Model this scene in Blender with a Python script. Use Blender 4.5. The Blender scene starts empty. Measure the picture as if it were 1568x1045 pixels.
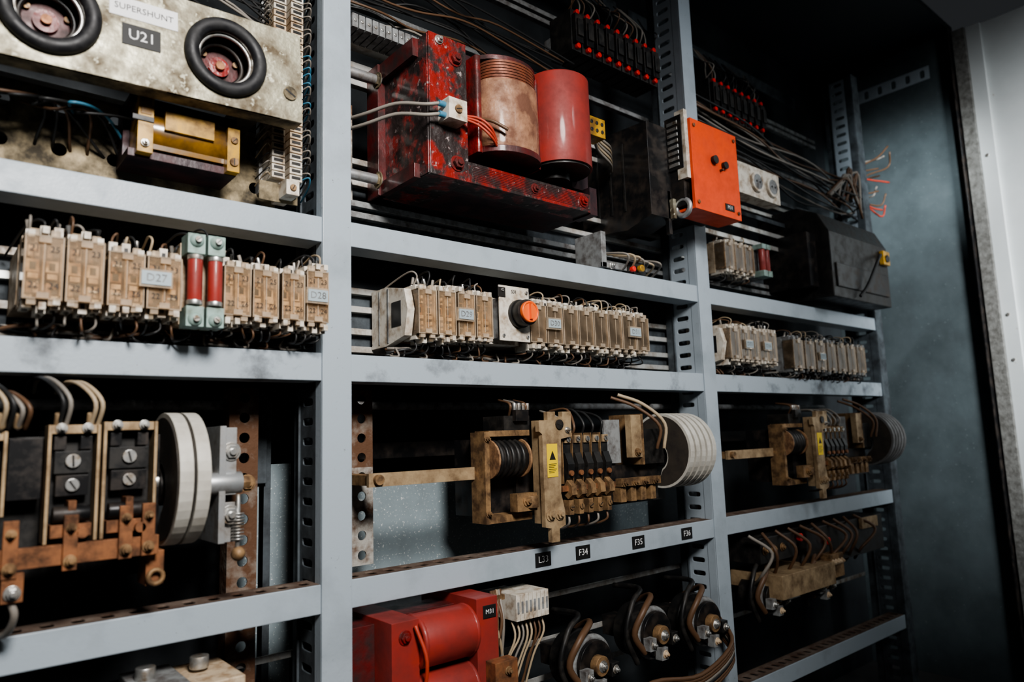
import bpy, bmesh, math, random
from mathutils import Vector, Matrix
R = random.Random(7)
H = 0.85          # camera height above the floor; z values below are relative to it
V = Vector
# ------------------------------------------------------------------ materials
def mat(name, col, rough=.5, metal=0., dirt=None, damt=.5, dscale=18., dsoft=.12,
        bump=0., bscale=150., alpha=1., coat=0., speck=None, samt=.3, sscale=90., bdist=.002):
    m = bpy.data.materials.new(name); m.use_nodes = True
    nt = m.node_tree; N = nt.nodes; L = nt.links
    p = N['Principled BSDF']
    p.inputs['Roughness'].default_value = rough
    p.inputs['Metallic'].default_value = metal
    p.inputs['Base Color'].default_value = (*col, 1)
    if coat: p.inputs['Coat Weight'].default_value = coat; p.inputs['Coat Roughness'].default_value = .12
    if alpha < 1: p.inputs['Alpha'].default_value = alpha
    tc = N.new('ShaderNodeTexCoord')
    out = None
    def layer(src, c2, amt, scale, soft):
        nz = N.new('ShaderNodeTexNoise'); nz.inputs['Scale'].default_value = scale
        nz.inputs['Detail'].default_value = 8; nz.inputs['Roughness'].default_value = .62
        L.new(tc.outputs['Object'], nz.inputs['Vector'])
        r = N.new('ShaderNodeValToRGB')
        th = .72 - .44*amt
        r.color_ramp.elements[0].position = max(0, th-soft); r.color_ramp.elements[1].position = min(1, th+soft)
        L.new(nz.outputs['Fac'], r.inputs['Fac'])
        mx = N.new('ShaderNodeMix'); mx.data_type = 'RGBA'
        L.new(r.outputs['Color'], mx.inputs[0])
        if src is None: mx.inputs[6].default_value = (*col, 1)
        else: L.new(src, mx.inputs[6])
        mx.inputs[7].default_value = (*c2, 1)
        return mx.outputs[2], r.outputs['Color']
    if dirt is not None:
        out, f = layer(None, dirt, damt, dscale, dsoft)
        mr = N.new('ShaderNodeMapRange'); mr.inputs[3].default_value = rough; mr.inputs[4].default_value = min(1, rough+.3)
        L.new(f, mr.inputs[0]); L.new(mr.outputs[0], p.inputs['Roughness'])
    if speck is not None:
        out, f = layer(out, speck, samt, sscale, .03)
    if out is not None: L.new(out, p.inputs['Base Color'])
    if bump:
        nz = N.new('ShaderNodeTexNoise'); nz.inputs['Scale'].default_value = bscale; nz.inputs['Detail'].default_value = 5
        L.new(tc.outputs['Object'], nz.inputs['Vector'])
        b = N.new('ShaderNodeBump'); b.inputs['Strength'].default_value = bump; b.inputs['Distance'].default_value = bdist
        L.new(nz.outputs['Fac'], b.inputs['Height']); L.new(b.outputs[0], p.inputs['Normal'])
    return m
def clearmat(name,lo,hi,dc):
    m = bpy.data.materials.new(name); m.use_nodes=True; nt=m.node_tree; N=nt.nodes; L=nt.links; N.clear()
    o=N.new('ShaderNodeOutputMaterial'); t=N.new('ShaderNodeBsdfTransparent'); t.inputs[0].default_value=(1,.93,.83,1)
    g=N.new('ShaderNodeBsdfGlossy'); g.inputs['Roughness'].default_value=.13
    d=N.new('ShaderNodeBsdfDiffuse'); d.inputs[0].default_value=(*dc,1)
    fr=N.new('ShaderNodeFresnel'); fr.inputs[0].default_value=1.5
    tc=N.new('ShaderNodeTexCoord'); nz=N.new('ShaderNodeTexNoise'); nz.inputs['Scale'].default_value=35; nz.inputs['Detail'].default_value=6
    mr=N.new('ShaderNodeMapRange'); mr.inputs[1].default_value=.4; mr.inputs[2].default_value=.75; mr.inputs[3].default_value=lo; mr.inputs[4].default_value=hi
    a=N.new('ShaderNodeMixShader'); b=N.new('ShaderNodeMixShader')
    L.new(tc.outputs['Object'],nz.inputs['Vector']); L.new(nz.outputs['Fac'],mr.inputs[0]); L.new(mr.outputs[0],a.inputs[0])
    L.new(t.outputs[0],a.inputs[1]); L.new(d.outputs[0],a.inputs[2]); L.new(fr.outputs[0],b.inputs[0]); L.new(a.outputs[0],b.inputs[1]); L.new(g.outputs[0],b.inputs[2]); L.new(b.outputs[0],o.inputs[0])
    return m
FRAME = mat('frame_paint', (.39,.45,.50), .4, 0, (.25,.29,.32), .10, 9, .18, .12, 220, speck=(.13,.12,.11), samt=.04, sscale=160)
FRAME2= mat('frame_paint_sooty', (.39,.45,.50), .45, 0, (.10,.11,.12), .20, 13, .10, .12, 220, speck=(.13,.12,.11), samt=.05, sscale=160)
DUSTY = mat('dusty_slotted', (.19,.15,.12), .8, 0, (.08,.045,.03), .6, 22, .15, .3, 200)
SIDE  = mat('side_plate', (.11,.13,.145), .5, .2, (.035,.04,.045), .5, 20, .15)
WALLB = mat('wall_back_shaded', (.030,.037,.042), .65, 0, (.012,.014,.016), .5, 6, .2, .2, 60, speck=(.10,.12,.12), samt=.05, sscale=110)  # near black: shade on the back wall is painted into the colour
WALLB_LIT = mat('wall_back_lit', (.30,.37,.40), .5, 0, (.15,.18,.19), .4, 7, .25, .2, 60, speck=(.60,.63,.63), samt=.22, sscale=230)  # pale copy of the back wall, with the light on it painted in
WALLR = mat('wall_right_paint', (.10,.128,.138), .7, 0, (.05,.065,.07), .5, 5, .2, .2, 60, speck=(.20,.24,.25), samt=.08, sscale=120)
CEIL  = mat('ceiling_paint', (.02,.025,.028), .7, 0)
DOORM = mat('door_paint', (.66,.69,.69), .45, 0, (.52,.55,.55), .4, 5, .3, .05, 60, speck=(.25,.14,.07), samt=-.05, sscale=25)
SEAL  = mat('seal_strip', (.25,.25,.235), .9, 0, (.09,.085,.075), .45, 60, .2, .8, 260, speck=(.36,.36,.34), samt=.15, sscale=200)
FLOORM= mat('floor_concrete', (.10,.10,.10), .8, 0, (.06,.06,.06), .5, 5, .2, .3, 60)
GALV  = mat('galvanised', (.58,.60,.61), .36, .7, (.20,.17,.14), .38, 30, .12)
RAIL  = mat('rail_zinc', (.70,.70,.67), .38, .6, (.25,.18,.12), .35, 25, .12)
STEEL = mat('steel', (.56,.56,.54), .36, .85, (.2,.15,.1), .35, 60, .1)
RUST  = mat('rusty_strip', (.13,.065,.035), .8, .2, (.30,.26,.22), .28, 28, .1, .5, 160)
RUSTW = mat('worn_strip', (.46,.44,.40), .65, .2, (.13,.07,.04), .45, 30, .1, .4, 160)
CORR  = mat('corroded_plate', (.41,.39,.29), .42, .4, (.12,.09,.055), .45, 22, .12, .4, 160, speck=(.58,.56,.44), samt=.2, sscale=90)
CORRD = mat('corroded_dark', (.34,.27,.16), .55, .3, (.06,.05,.035), .55, 22, .12, .4, 160)
BLACK = mat('black_plastic', (.011,.011,.011), .42, 0, (.035,.03,.025), .3, 40, .15)
BLACKM= mat('black_metal', (.013,.013,.014), .35, .2, (.05,.038,.03), .35, 30, .12)
RUBBER= mat('rubber', (.010,.010,.012), .5, 0, (.03,.03,.03), .3, 40, .15)
CREAM = mat('cream_plastic', (.64,.51,.36), .42, 0, (.28,.17,.09), .40, 55, .12)
WHITE = mat('white_plastic', (.72,.67,.58), .42, 0, (.32,.23,.15), .36, 50, .12)
TAN   = mat('tan_plastic', (.38,.22,.115), .5, 0, (.12,.06,.03), .48, 60, .12)
GREYP = mat('grey_plastic', (.26,.27,.27), .5, 0, (.10,.09,.085), .4, 50, .12)
CLEAR = clearmat('clear_cover',.10,.30,(.70,.53,.37))
CLEDG = clearmat('clear_cover_edge',.32,.6,(.76,.62,.47))
LABEL = mat('label_blue', (.36,.43,.46), .5, 0)
WLAB  = mat('label_white', (.8,.8,.8), .5, 0)
BLAB  = mat('label_black', (.008,.008,.008), .6, 0)
INK   = mat('ink', (.015,.012,.01), .6, 0)
BRASS = mat('brass', (.37,.23,.115), .52, .35, (.10,.058,.03), .5, 40, .12, .2, 150)
BEIGE = mat('beige_zinc', (.46,.335,.20), .5, .25, (.17,.11,.06), .42, 35, .15)
COPPER= mat('copper', (.36,.155,.07), .5, .4, (.09,.045,.025), .5, 40, .12)
WIND  = mat('copper_winding', (.26,.085,.045), .4, .35, (.10,.035,.02), .45, 50, .15)
PAPER = mat('coil_paper', (.36,.19,.11), .5, 0, (.15,.065,.038), .50, 26, .10, 1., 30, coat=.25, bdist=.006)
RED   = mat('red_varnish', (.25,.016,.013), .3, 0, (.06,.012,.010), .48, 22, .12, .7, 60, coat=.35, bdist=.004)
REDC  = mat('red_chipped', (.25,.021,.017), .3, 0, (.024,.015,.014), .60, 24, .05, 1., 42, coat=.5, speck=(.36,.29,.28), samt=.17, sscale=80, bdist=.007)
REDD  = mat('red_dark', (.11,.012,.011), .4, 0, (.03,.012,.011), .5, 25, .12, .5, 80, coat=.2)
REDT  = mat('red_tube', (.34,.040,.030), .42, 0, (.18,.024,.019), .48, 14, .15, .25, 50, coat=.2)
CORE  = mat('laminated_core', (.035,.022,.026), .4, .2, (.08,.02,.02), .35, 25, .15, .4, 90)
ORANGE= mat('orange_paint', (.88,.085,.012), .4, 0, (.62,.06,.012), .35, 22, .2, .08, 100)
ORKNOB= mat('orange_knob', (.9,.16,.03), .35, 0)
YELLOW= mat('yellow_label', (.85,.60,.02), .45, 0)
YTAPE = mat('yellow_tape', (.60,.33,.02), .3, 0, (.16,.08,.01), .48, 30, .12, coat=.5)
AMBER = mat('amber_varnish', (.28,.14,.02), .18, 0, (.06,.03,.008), .5, 25, .15, coat=.7)
DISC  = mat('arc_plate', (.60,.58,.52), .45, 0, (.38,.35,.3), .35, 30, .2, .1, 100)
DISCS = mat('arc_plate_shaded', (.20,.20,.20), .5, 0, (.10,.095,.09), .5, 30, .2, .1, 100)  # darker copy for the right bay, its shade put into the colour
DISCD = mat('arc_plate_face', (.060,.050,.040), .5, 0, (.025,.02,.018), .45, 25, .12)
TEAL  = mat('grey_green_ceramic', (.30,.42,.38), .5, 0, (.17,.21,.17), .38, 50, .12)
REDLED= mat('red_cap', (.75,.03,.02), .35, 0)
WD = mat('wire_dark', (.018,.018,.018), .5); WG = mat('wire_grey', (.25,.225,.195), .5)
WC = mat('wire_cream', (.42,.33,.22), .5); WR = mat('wire_red', (.42,.05,.025), .5); WB = mat('wire_blue', (.06,.20,.30), .5)
WN = mat('wire_brown', (.12,.065,.035), .5)
# ------------------------------------------------------------------ builder
class Bd:
    def __init__(s, name, bevel=.0007):
        s.name = name; s.bm = bmesh.new(); s.mats = []; s.bevel = bevel
    def mi(s, m):
        if m not in s.mats: s.mats.append(m)
        return s.mats.index(m)
    def face(s, vs, i, sm=False):
        try:
            f = s.bm.faces.new(vs); f.material_index = i; f.smooth = sm
        except ValueError: pass
    def box(s, x0,x1,y0,y1,z0,z1, m, M=None):
        i = s.mi(m); P = []
        for z in (z0,z1):
            for x,y in ((x0,y0),(x1,y0),(x1,y1),(x0,y1)):
                p = V((x,y,z)); P.append(s.bm.verts.new(M @ p if M else p))
        for q in ((0,3,2,1),(4,5,6,7),(0,1,5,4),(1,2,6,5),(2,3,7,6),(3,0,4,7)): s.face([P[k] for k in q], i)
    def sweep(s, rings, i, sm=True, caps=True):
        VR = [[s.bm.verts.new(p) for p in r] for r in rings]
        n = len(VR[0])
        for a,b in zip(VR, VR[1:]):
            for k in range(n): s.face([a[k],a[(k+1)%n],b[(k+1)%n],b[k]], i, sm)
        if caps:
            s.face(VR[0][::-1], i); s.face(VR[-1], i)
    def cyl(s, p0, p1, r, m, n=20, r2=None, caps=True):
        p0 = V(p0); p1 = V(p1); d = (p1-p0).normalized()
        a = d.cross(V((0,0,1)) if abs(d.z)<.9 else V((1,0,0))).normalized(); b = d.cross(a)
        r2 = r if r2 is None else r2
        s.sweep([[p+(a*math.cos(t)+b*math.sin(t))*q for t in [2*math.pi*k/n for k in range(n)]] for p,q in ((p0,r),(p1,r2))], s.mi(m), True, caps)
    def tube(s, pts, r, m, n=8, sub=5):
        P = [V(p) for p in pts]; Q = []
        E = [P[0]*2-P[1]] + P + [P[-1]*2-P[-2]]
        for k in range(1, len(E)-2):
            for j in range(sub):
                t = j/sub; a,b,c,d = E[k-1],E[k],E[k+1],E[k+2]
                Q.append(.5*((2*b)+(c-a)*t+(2*a-5*b+4*c-d)*t*t+(3*b-a-3*c+d)*t**3))
        Q.append(P[-1]); rings = []; nrm = None
        for k,q in enumerate(Q):
            d = (Q[min(k+1,len(Q)-1)]-Q[max(k-1,0)]).normalized()
            if nrm is None: nrm = d.cross(V((.3,.2,1))).normalized()
            nrm = (nrm-d*nrm.dot(d)).normalized(); b = d.cross(nrm)
            rings.append([q+(nrm*math.cos(2*math.pi*j/n)+b*math.sin(2*math.pi*j/n))*r for j in range(n)])
        s.sweep(rings, s.mi(m))
    def torus(s, c, ax, Rr, r, m, n=40, k=14, sq=1.):
        c = V(c); ax = V(ax).normalized(); a = ax.cross(V((0,0,1)) if abs(ax.z)<.9 else V((1,0,0))).normalized(); b = ax.cross(a)
        i = s.mi(m); G = []
        for j in range(n):
            t = 2*math.pi*j/n; d = a*math.cos(t)+b*math.sin(t)
            G.append([s.bm.verts.new(c+d*(Rr+r*math.cos(2*math.pi*q/k))+ax*(r*sq*math.sin(2*math.pi*q/k))) for q in range(k)])
        for j in range(n):
            for q in range(k):
                s.face([G[j][q],G[(j+1)%n][q],G[(j+1)%n][(q+1)%k],G[j][(q+1)%k]], i, True)
    def ball(s, c, r, m, sc=(1,1,1)):
        i = s.mi(m); M = Matrix.Translation(c) @ Matrix.Diagonal((sc[0],sc[1],sc[2],1))
        g = bmesh.ops.create_uvsphere(s.bm, u_segments=16, v_segments=10, radius=r, matrix=M)
        for v in g['verts']:
            for f in v.link_faces: f.material_index = i; f.smooth = True
    def prism(s, pts, ax, a0, a1, m, sm=False):
        def mk(p,a): return {'x':V((a,p[0],p[1])),'y':V((p[0],a,p[1])),'z':V((p[0],p[1],a))}[ax]
        s.sweep([[mk(p,a) for p in pts] for a in (a0,a1)], s.mi(m), sm)
    def screw(s, c, r, m=None, d=(0,-1,0), h=.003):
        m = m or STEEL; c = V(c); d = V(d)
        s.cyl(c, c+d*h, r, m, 14)
        o = c+d*h; ang = R.random()*3
        if abs(d.y) > .5:
            Mx = Matrix.Translation(o) @ Matrix.Rotation(ang,4,'Y')
            s.box(-r*.85,r*.85,-.0004,.0004,-r*.14,r*.14, BLACK, Mx)
    def hexb(s, c, r, m=None, d=(0,-1,0), h=.006):
        m = m or STEEL; c = V(c); d = V(d)
        s.cyl(c, c+d*.002, r*1.35, m, 18); s.cyl(c, c+d*h, r, m, 6); s.cyl(c, c+d*(h+.004), r*.5, m, 10)
    def holed(s, o, U, W, cw, ch, nu, nv, hw, hh, m, t=.002, e=1., stag=0.):
        o=V(o); U=V(U); W=V(W); Nn=U.cross(W); i=s.mi(m)
        base=[]
        for a,b in (((-1,-1),(1,-1)),((1,-1),(1,1)),((1,1),(-1,1)),((-1,1),(-1,-1))):
            for k in range(4): base.append((a[0]+(b[0]-a[0])*k/4, a[1]+(b[1]-a[1])*k/4))
        inn=[]
        for x,y in base:
            th=math.atan2(y,x); c,sn=math.cos(th),math.sin(th)
            inn.append((math.copysign(abs(c)**e,c), math.copysign(abs(sn)**e,sn)))
        for iu in range(nu):
            for iv in range(nv):
                c=o+U*(cw*(iu+.5))+W*(ch*(iv+.5)); off = U*(stag*(1 if (iv%2) else -1))
                Fo=[s.bm.verts.new(c+U*(x*cw/2)+W*(y*ch/2)) for x,y in base]
                Fi=[s.bm.verts.new(c+off+U*(x*hw/2)+W*(y*hh/2)) for x,y in inn]
                Bi=[s.bm.verts.new(v.co-Nn*t) for v in Fi]
                Bo=[s.bm.verts.new(v.co-Nn*t) for v in Fo]
                for k in range(16):
                    j=(k+1)%16
                    s.face([Fo[k],Fo[j],Fi[j],Fi[k]],i); s.face([Fi[k],Fi[j],Bi[j],Bi[k]],i); s.face([Bo[j],Bo[k],Bi[k],Bi[j]],i)
    def text(s, txt, c, size, m, M=None):
        cu = bpy.data.curves.new('t','FONT'); cu.body=txt; cu.size=size; cu.align_x='CENTER'; cu.align_y='CENTER'
        cu.resolution_u=2
        ob = bpy.data.objects.new('t',cu); bpy.context.collection.objects.link(ob)
        dg = bpy.context.evaluated_depsgraph_get(); me = bpy.data.meshes.new_from_object(ob.evaluated_get(dg))
        T = Matrix.Translation(c) @ Matrix.Rotation(math.pi/2,4,'X')
        if M: T = M @ T
        me.transform(T); n0=len(s.bm.faces); s.bm.from_mesh(me); s.bm.faces.ensure_lookup_table(); i=s.mi(m)
        for f in s.bm.faces[n0:]: f.material_index=i
        bpy.data.objects.remove(ob); bpy.data.meshes.remove(me); bpy.data.curves.remove(cu)
    def done(s, M=None, parent=None):
        if M: s.bm.transform(M)
        xs=[v.co for v in s.bm.verts]
        lo=V([min(c[k] for c in xs) for k in range(3)]); hi=V([max(c[k] for c in xs) for k in range(3)]); c=(lo+hi)/2
        s.bm.transform(Matrix.Translation(-c))
        me=bpy.data.meshes.new(s.name); s.bm.to_mesh(me); s.bm.free()
        for m in s.mats: me.materials.append(m)
        ob=bpy.data.objects.new(s.name,me); ob.location=c+V((0,0,H)); bpy.context.collection.objects.link(ob)
        if s.bevel:
            b=ob.modifiers.new('bevel','BEVEL'); b.width=s.bevel; b.segments=2; b.limit_method='ANGLE'; b.angle_limit=math.radians(52)
        if parent:
            ob.location = ob.location-parent.location; ob.parent=parent
        return ob
def rj(a): return R.uniform(-a,a)
# ------------------------------------------------------------------ cabinet shell
BK=.28; XR=2.75; TOP=1.385
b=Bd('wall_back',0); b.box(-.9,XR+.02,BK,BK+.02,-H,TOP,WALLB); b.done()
b=Bd('wall_right',.001); b.box(XR,XR+.02,-.21,BK,-H,TOP,WALLR)
b.box(XR-.03,XR,-.21,-.205,-H,TOP,BLACKM); b.done()
b=Bd('wall_left',0); b.box(-.92,-.9,-.21,BK,-H,TOP,WALLR); b.done()
b=Bd('ceiling',0); b.box(-.92,XR+.02,-.21,BK+.02,TOP,TOP+.02,CEIL); b.done()
b=Bd('floor',0); b.box(-3,5,-4,1,-H-.02,-H,FLOORM); b.done()
b=Bd('door_1',.002)
b.box(XR+.012,XR+.03,-1.15,-.222,-H+.03,TOP-.01,DOORM)
b.box(XR-.012,XR+.012,-.255,-.215,-H+.03,TOP-.01,SEAL)
b.box(XR-.002,XR+.012,-.30,-.255,-H+.03,TOP-.01,DOORM)
for z in (-.45,.2,.35,.9): b.screw((XR-.002,-.275,z),.006,STEEL,(-1,0,0))
b.done()
# ------------------------------------------------------------------ rack frame
PX=[-.495,.467,1.429,2.391]; PW=.048
b=Bd('equipment_rack_frame',.0012)
for k,x in enumerate(PX):
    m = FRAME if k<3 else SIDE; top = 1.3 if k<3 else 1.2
    b.box(x,x+PW,-.003,.0,-H,top,m)
    b.box(x,x+.003,0,.022,-H,top,m)
    b.box(x+PW-.003,x+PW,0,.035,-H,top,m)
    nz=int((top+H)/.03)
    if k==3:
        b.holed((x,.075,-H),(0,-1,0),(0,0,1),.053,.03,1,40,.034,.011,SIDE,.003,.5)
        b.holed((x,.075,-H+1.2),(0,-1,0),(0,0,1),.053,.03,1,nz-40,.034,.011,FRAME,.003,.5)  # pale above, dark below: light on the last post set by colour
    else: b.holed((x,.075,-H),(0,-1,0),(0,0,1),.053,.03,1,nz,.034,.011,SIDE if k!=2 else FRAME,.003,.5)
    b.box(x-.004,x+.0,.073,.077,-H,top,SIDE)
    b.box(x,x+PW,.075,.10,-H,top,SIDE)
def beam(x0,x1,z0,z1,m=FRAME,slot=True,ym=.05):
    b.box(x0,x1,0,.003,z0,z1,m)
    b.box(x0,x1,.003,ym,z0,z0+.003,m)
    if slot:
        n=int(round((x1-x0)/.031)); b.holed((x0,.003,z1),(1,0,0),(0,1,0),(x1-x0)/n,ym-.003,n,1,.014,.022,DUSTY,.003,.6)
        b.box(x0,x1,ym-.003,ym,z1-.012,z1,DUSTY)
    else: b.box(x0,x1,.003,ym,z1-.003,z1,m)
for i in range(3):
    x0,x1=PX[i]+PW,PX[i+1]
    for z0,z1,sl,mm in ((.309,.349,False,FRAME),(.095,.137,False,FRAME2),(-.241,-.200,True,FRAME),(-.62,-.58,True,FRAME)): beam(x0,x1,z0,z1,mm,sl)
    b.box(x0,x1,.2,.203,1.15,1.19,SIDE)
rack=b.done()
for x,t in ((.898,'L33'),(1.001,'F34'),(1.163,'F35'),(1.326,'F36')):
    b=Bd('nameplate',.0003); b.box(x-.019,x+.019,-.0015,.0,-.233,-.208,BLAB); b.text(t,(x,-.0018,-.2205),.017,WLAB); b.done()
# ------------------------------------------------------------------ horizontal rails (part of the rack)
b=Bd('mounting_rails',.0008)
def cprof(z,m=RAIL,y=.1,h=.011,x0=-.447,x1=2.39):
    b.box(x0,x1,y,y+.002,z-h/2,z+h/2,m); b.box(x0,x1,y+.002,y+.015,z-h/2,z-h/2+.002,m)
for z in (.262,.230,.191,.160): cprof(z)
b.box(-.447,2.39,.114,.116,.155,.267,SIDE)
for z in (.68,.647,.4975,.4585,.42,.40,.378): cprof(z, RAIL if z>.43 else GREYP)
b.box(-.447,2.39,.116,.118,.37,.47,SIDE)
for z in (.83,.98,1.0): cprof(z,GREYP,y=.14)
for z in (-.317,-.40,-.47): cprof(z,RAIL,y=.11)
for i in range(3):
    b.cyl((PX[i]+PW,.2,.069),(PX[i+1],.2,.069),.008,GREYP,16)
    b.box(PX[i]+PW,PX[i+1],.2,.205,-.03,-.0,BLACKM)
b.done(parent=rack)
b=Bd('wall_back_lit_bands',.001)  # pale boxes stand in for the lit back wall, dark strips beside them
b.box(.515,1.429,.19,.192,-.24,-.075,WALLB_LIT); b.box(.515,1.429,.185,.192,-.075,-.068,BLACKM)
b.box(.445,.466,.19,.192,-.5,.08,SIDE); b.box(.455,.505,.2,.202,-.6,-.03,WALLB_LIT); b.box(.40,.455,.19,.192,-.6,-.06,WALLB_LIT); b.box(.425,.455,.18,.19,-.06,.09,SIDE)
b.done(parent=rack)
for x,m,z0,z1 in ((.368,RUST,-.85,.09),(.565,RUST,-.04,.09),(.565,RUSTW,-.20,-.04),(1.53,RUST,-.5,.09),(-.3,RUST,-.85,.09)):
    b=Bd('perforated_strip',0); n=int((z1-z0)/.03)
    b.holed((x,.1,z0),(1,0,0),(0,0,1),.042,(z1-z0)/n,1,n,.016,.016,m,.003,1.)
    b.box(x-.002,x,.1,.13,z0,z1,m); b.done(parent=rack)
b=Bd('perforated_strip',0); b.holed((.525,.09,.42),(1,0,0),(0,0,1),.04,.035,1,5,.018,.018,RUSTW,.003); b.done(parent=rack)
# ------------------------------------------------------------------ contactor modules
def wires_up(b,x,yf,z,up,m,r=.0015):
    s=1 if up else -1; dx=rj(.02)
    h=R.uniform(.010,.026)*(1 if up else .8)
    b.tube([(x,yf+.025,z-s*.004),(x+rj(.003),yf+.02+rj(.006),z+s*h*.6),(x+dx*.5,yf+.035+rj(.01),z+s*h),(x+dx,yf+.07,z+s*h*R.uniform(.4,.9)),(x+dx*1.6,.098,z-s*.006)],r,m)
def module(x0,w,yf,z0=.163,z1=.26,label=None,style=0,cover=True,num=True,yb=.1):
    b=Bd('contactor',.0006)
    c1,c2,c3 = ((CREAM,TAN,WHITE),(GREYP,BLACK,GREYP),(BLACK,BLACKM,BLACK))[style]
    x1=x0+w-.001; xc=(x0+x1)/2; zc=(z0+z1)/2
    b.box(x0,x1,yf+.055,yb,z0+.012,z1-.012,c1)
    b.box(x0+.001,x1-.001,yf+.034,yf+.055,z0+.006,z1-.006,c1)
    b.box(x0+.003,x1-.003,yf+.024,yf+.034,z0+.014,z1-.014,c2)
    b.box(x0+.005,x1-.005,yf+.0228,yf+.025,z0+.034,z0+.040,BLACKM); b.box(x0+.005,x1-.005,yf+.0228,yf+.025,z1-.042,z1-.036,BLACKM)
    # mechanism visible through the cover
    b.box(x0+.002,x0+.0035,yf+.004,yf+.034,z0+.018,z1-.018,c1); b.box(x1-.0035,x1-.002,yf+.004,yf+.034,z0+.018,z1-.018,c1)
    b.box(xc-.001,xc+.001,yf+.006,yf+.03,z0+.018,z1-.018,c1)
    for s in (-1,1):
        xm=xc+s*w*.23; q=w*.15
        b.box(xm-q,xm+q,yf+.012,yf+.024,zc-.004+rj(.002),zc+.012+rj(.002),c1 if R.random()<.6 else c2)
        b.box(xm-q*.8,xm+q*.8,yf+.007,yf+.02,zc-.012,zc-.006,c1)
        b.box(xm-q*.5,xm+q*.5,yf+.0115,yf+.013,zc-.001,zc+.008,BLACKM)
        for zz in (z0+.026,z1-.028):
            b.box(xm-q*.9,xm-q*.2,yf+.008,yf+.026,zz-.007,zz+.006,c1 if R.random()<.5 else c2); b.box(xm+q*.2,xm+q*.9,yf+.009,yf+.026,zz-.006,zz+.007,c1 if R.random()<.6 else BLACKM)
            b.box(xm-q*.7,xm+q*.8,yf+.006,yf+.008,zz-.001,zz+.0015,BRASS if R.random()<.6 else STEEL)
    if cover:
        t=.0012; a0,a1=z0+.011,z1-.011; cx0,cx1=x0+.0008,x1-.0008; e=.0016
        b.box(cx0+e,cx1-e,yf,yf+t,a0+e,a1-e,CLEAR)
        for q0,q1,r0,r1 in ((cx0,cx0+e,a0,a1),(cx1-e,cx1,a0,a1),(cx0+e,cx1-e,a0,a0+e),(cx0+e,cx1-e,a1-e,a1)): b.box(q0,q1,yf-.0006,yf+t,r0,r1,CLEDG)
        b.box(cx0,cx1,yf+t,yf+.03,a1-t,a1,CLEAR); b.box(cx0,cx1,yf+t,yf+.03,a0,a0+t,CLEAR)
        b.box(cx0,cx0+t,yf+t,yf+.03,a0+t,a1-t,CLEAR); b.box(cx1-t,cx1,yf+t,yf+.03,a0+t,a1-t,CLEAR)
        for s in (-1,1):
            b.box(xc+s*w*.25-.0045,xc+s*w*.25+.0045,yf+.001,yf+.006,a1,a1+.007,CLEDG); b.box(xc+s*w*.25-.0045,xc+s*w*.25+.0045,yf+.001,yf+.006,a0-.006,a0,CLEDG)
        b.box(xc-.006,xc+.006,yf-.003,yf,a1-.009,a1-.001,CLEDG); b.box(xc-.006,xc+.006,yf-.003,yf,a0+.001,a0+.008,CLEDG)
        b.box(xc-.0007,xc+.0007,yf-.001,yf,a0+.01,a1-.01,CLEDG)
    n=3
    for k in range(n):
        xx=x0+w*(k+.5)/n; q=w/n*.33
        for s,zz in ((1,z1),(-1,z0)):
            e=R.choice((-.003,0,.003)); zz=zz+s*e
            b.box(xx-q,xx+q,yf+.012,yf+.05,min(zz,zz-s*.015),max(zz,zz-s*.015),c3)
            if R.random()<.5: b.box(xx-q*.75,xx+q*.75,yf+.000,yf+.014,min(zz-s*.003,zz-s*.011),max(zz-s*.003,zz-s*.011),c3)
            b.box(xx-q*.45,xx+q*.45,yf+.0112,yf+.013,zz-s*.009-.003,zz-s*.009+.003,BLACK)
            b.cyl((xx,yf+.03,zz),(xx,yf+.03,zz+s*.002),q*.7,STEEL,12)
    for k in range(n):
        xx=x0+w*(k+.5)/n
        if R.random()<.85: wires_up(b,xx,yf,z1,True,R.choice([WG,WD,WD,WC,WN]))
        if R.random()<.9: wires_up(b,xx,yf,z0,False,R.choice([WD,WN,WD,WD,WG]))
        if R.random()<.5: b.cyl((xx,yf+.028,z1),(xx+rj(.004),yf+.028,z1+.012),.0026,R.choice([WG,STEEL,WD]),8)
    if num and cover:
        for s,zz in ((0,z1-.027),(1,z0+.027)):
            b.text(str(21+s),(x0+w*.26,yf-.0004,zz),.010,INK); b.text(str(23+s+2*int(R.random()*2)),(x0+w*.74,yf-.0004,zz),.010,INK)
    if label:
        lx,lt,lw=label
        b.box(lx-lw/2-.002,lx+lw/2+.002,yf-.006,yf-.001,z0+.037,z0+.06,CLEDG)
        b.box(lx-lw/2,lx+lw/2,yf-.0072,yf-.006,z0+.040,z0+.057,LABEL)
        b.text(lt,(lx,yf-.0077,z0+.0485),.014,GREYP)
    return b.done()
yl=-.05
module(.0845,.0415,yl); module(.126,.0415,yl)
module(.169,.043,yl,z1=.252); module(.212,.043,yl,label=(.222,'D27',.034),z1=.252)
module(.305,.0385,yl,z1=.252); module(.3435,.0385,yl,z1=.252)
module(.384,.036,yl,z1=.252); module(.420,.036,yl,label=(.435,'D28',.030))
for x in (.2555,.2805):
    b=Bd('cartridge_fuse_holder',.0008); xc=x+.0118
    b.box(x,x+.0236,-.03,.1,.160,.268,CREAM)
    for s,z in ((1,.262),(-1,.167)):
        b.box(x+.001,x+.0226,-.06,-.03,z-.013,z+.013,TEAL)
        b.ball((xc,-.058,z+s*.004),.0095,TEAL,(1,.9,1)); b.screw((xc,-.066,z+s*.004),.004)
        b.cyl((xc,-.055,z-s*.015),(xc,-.055,z-s*.021),.0098,STEEL,16)
    b.cyl((xc,-.055,.183),(xc,-.055,.246),.0092,REDT,20)
    wires_up(b,xc,-.05,.27,True,WD); wires_up(b,xc,-.05,.16,False,WD)
    b.done()
ym=-.03
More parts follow.
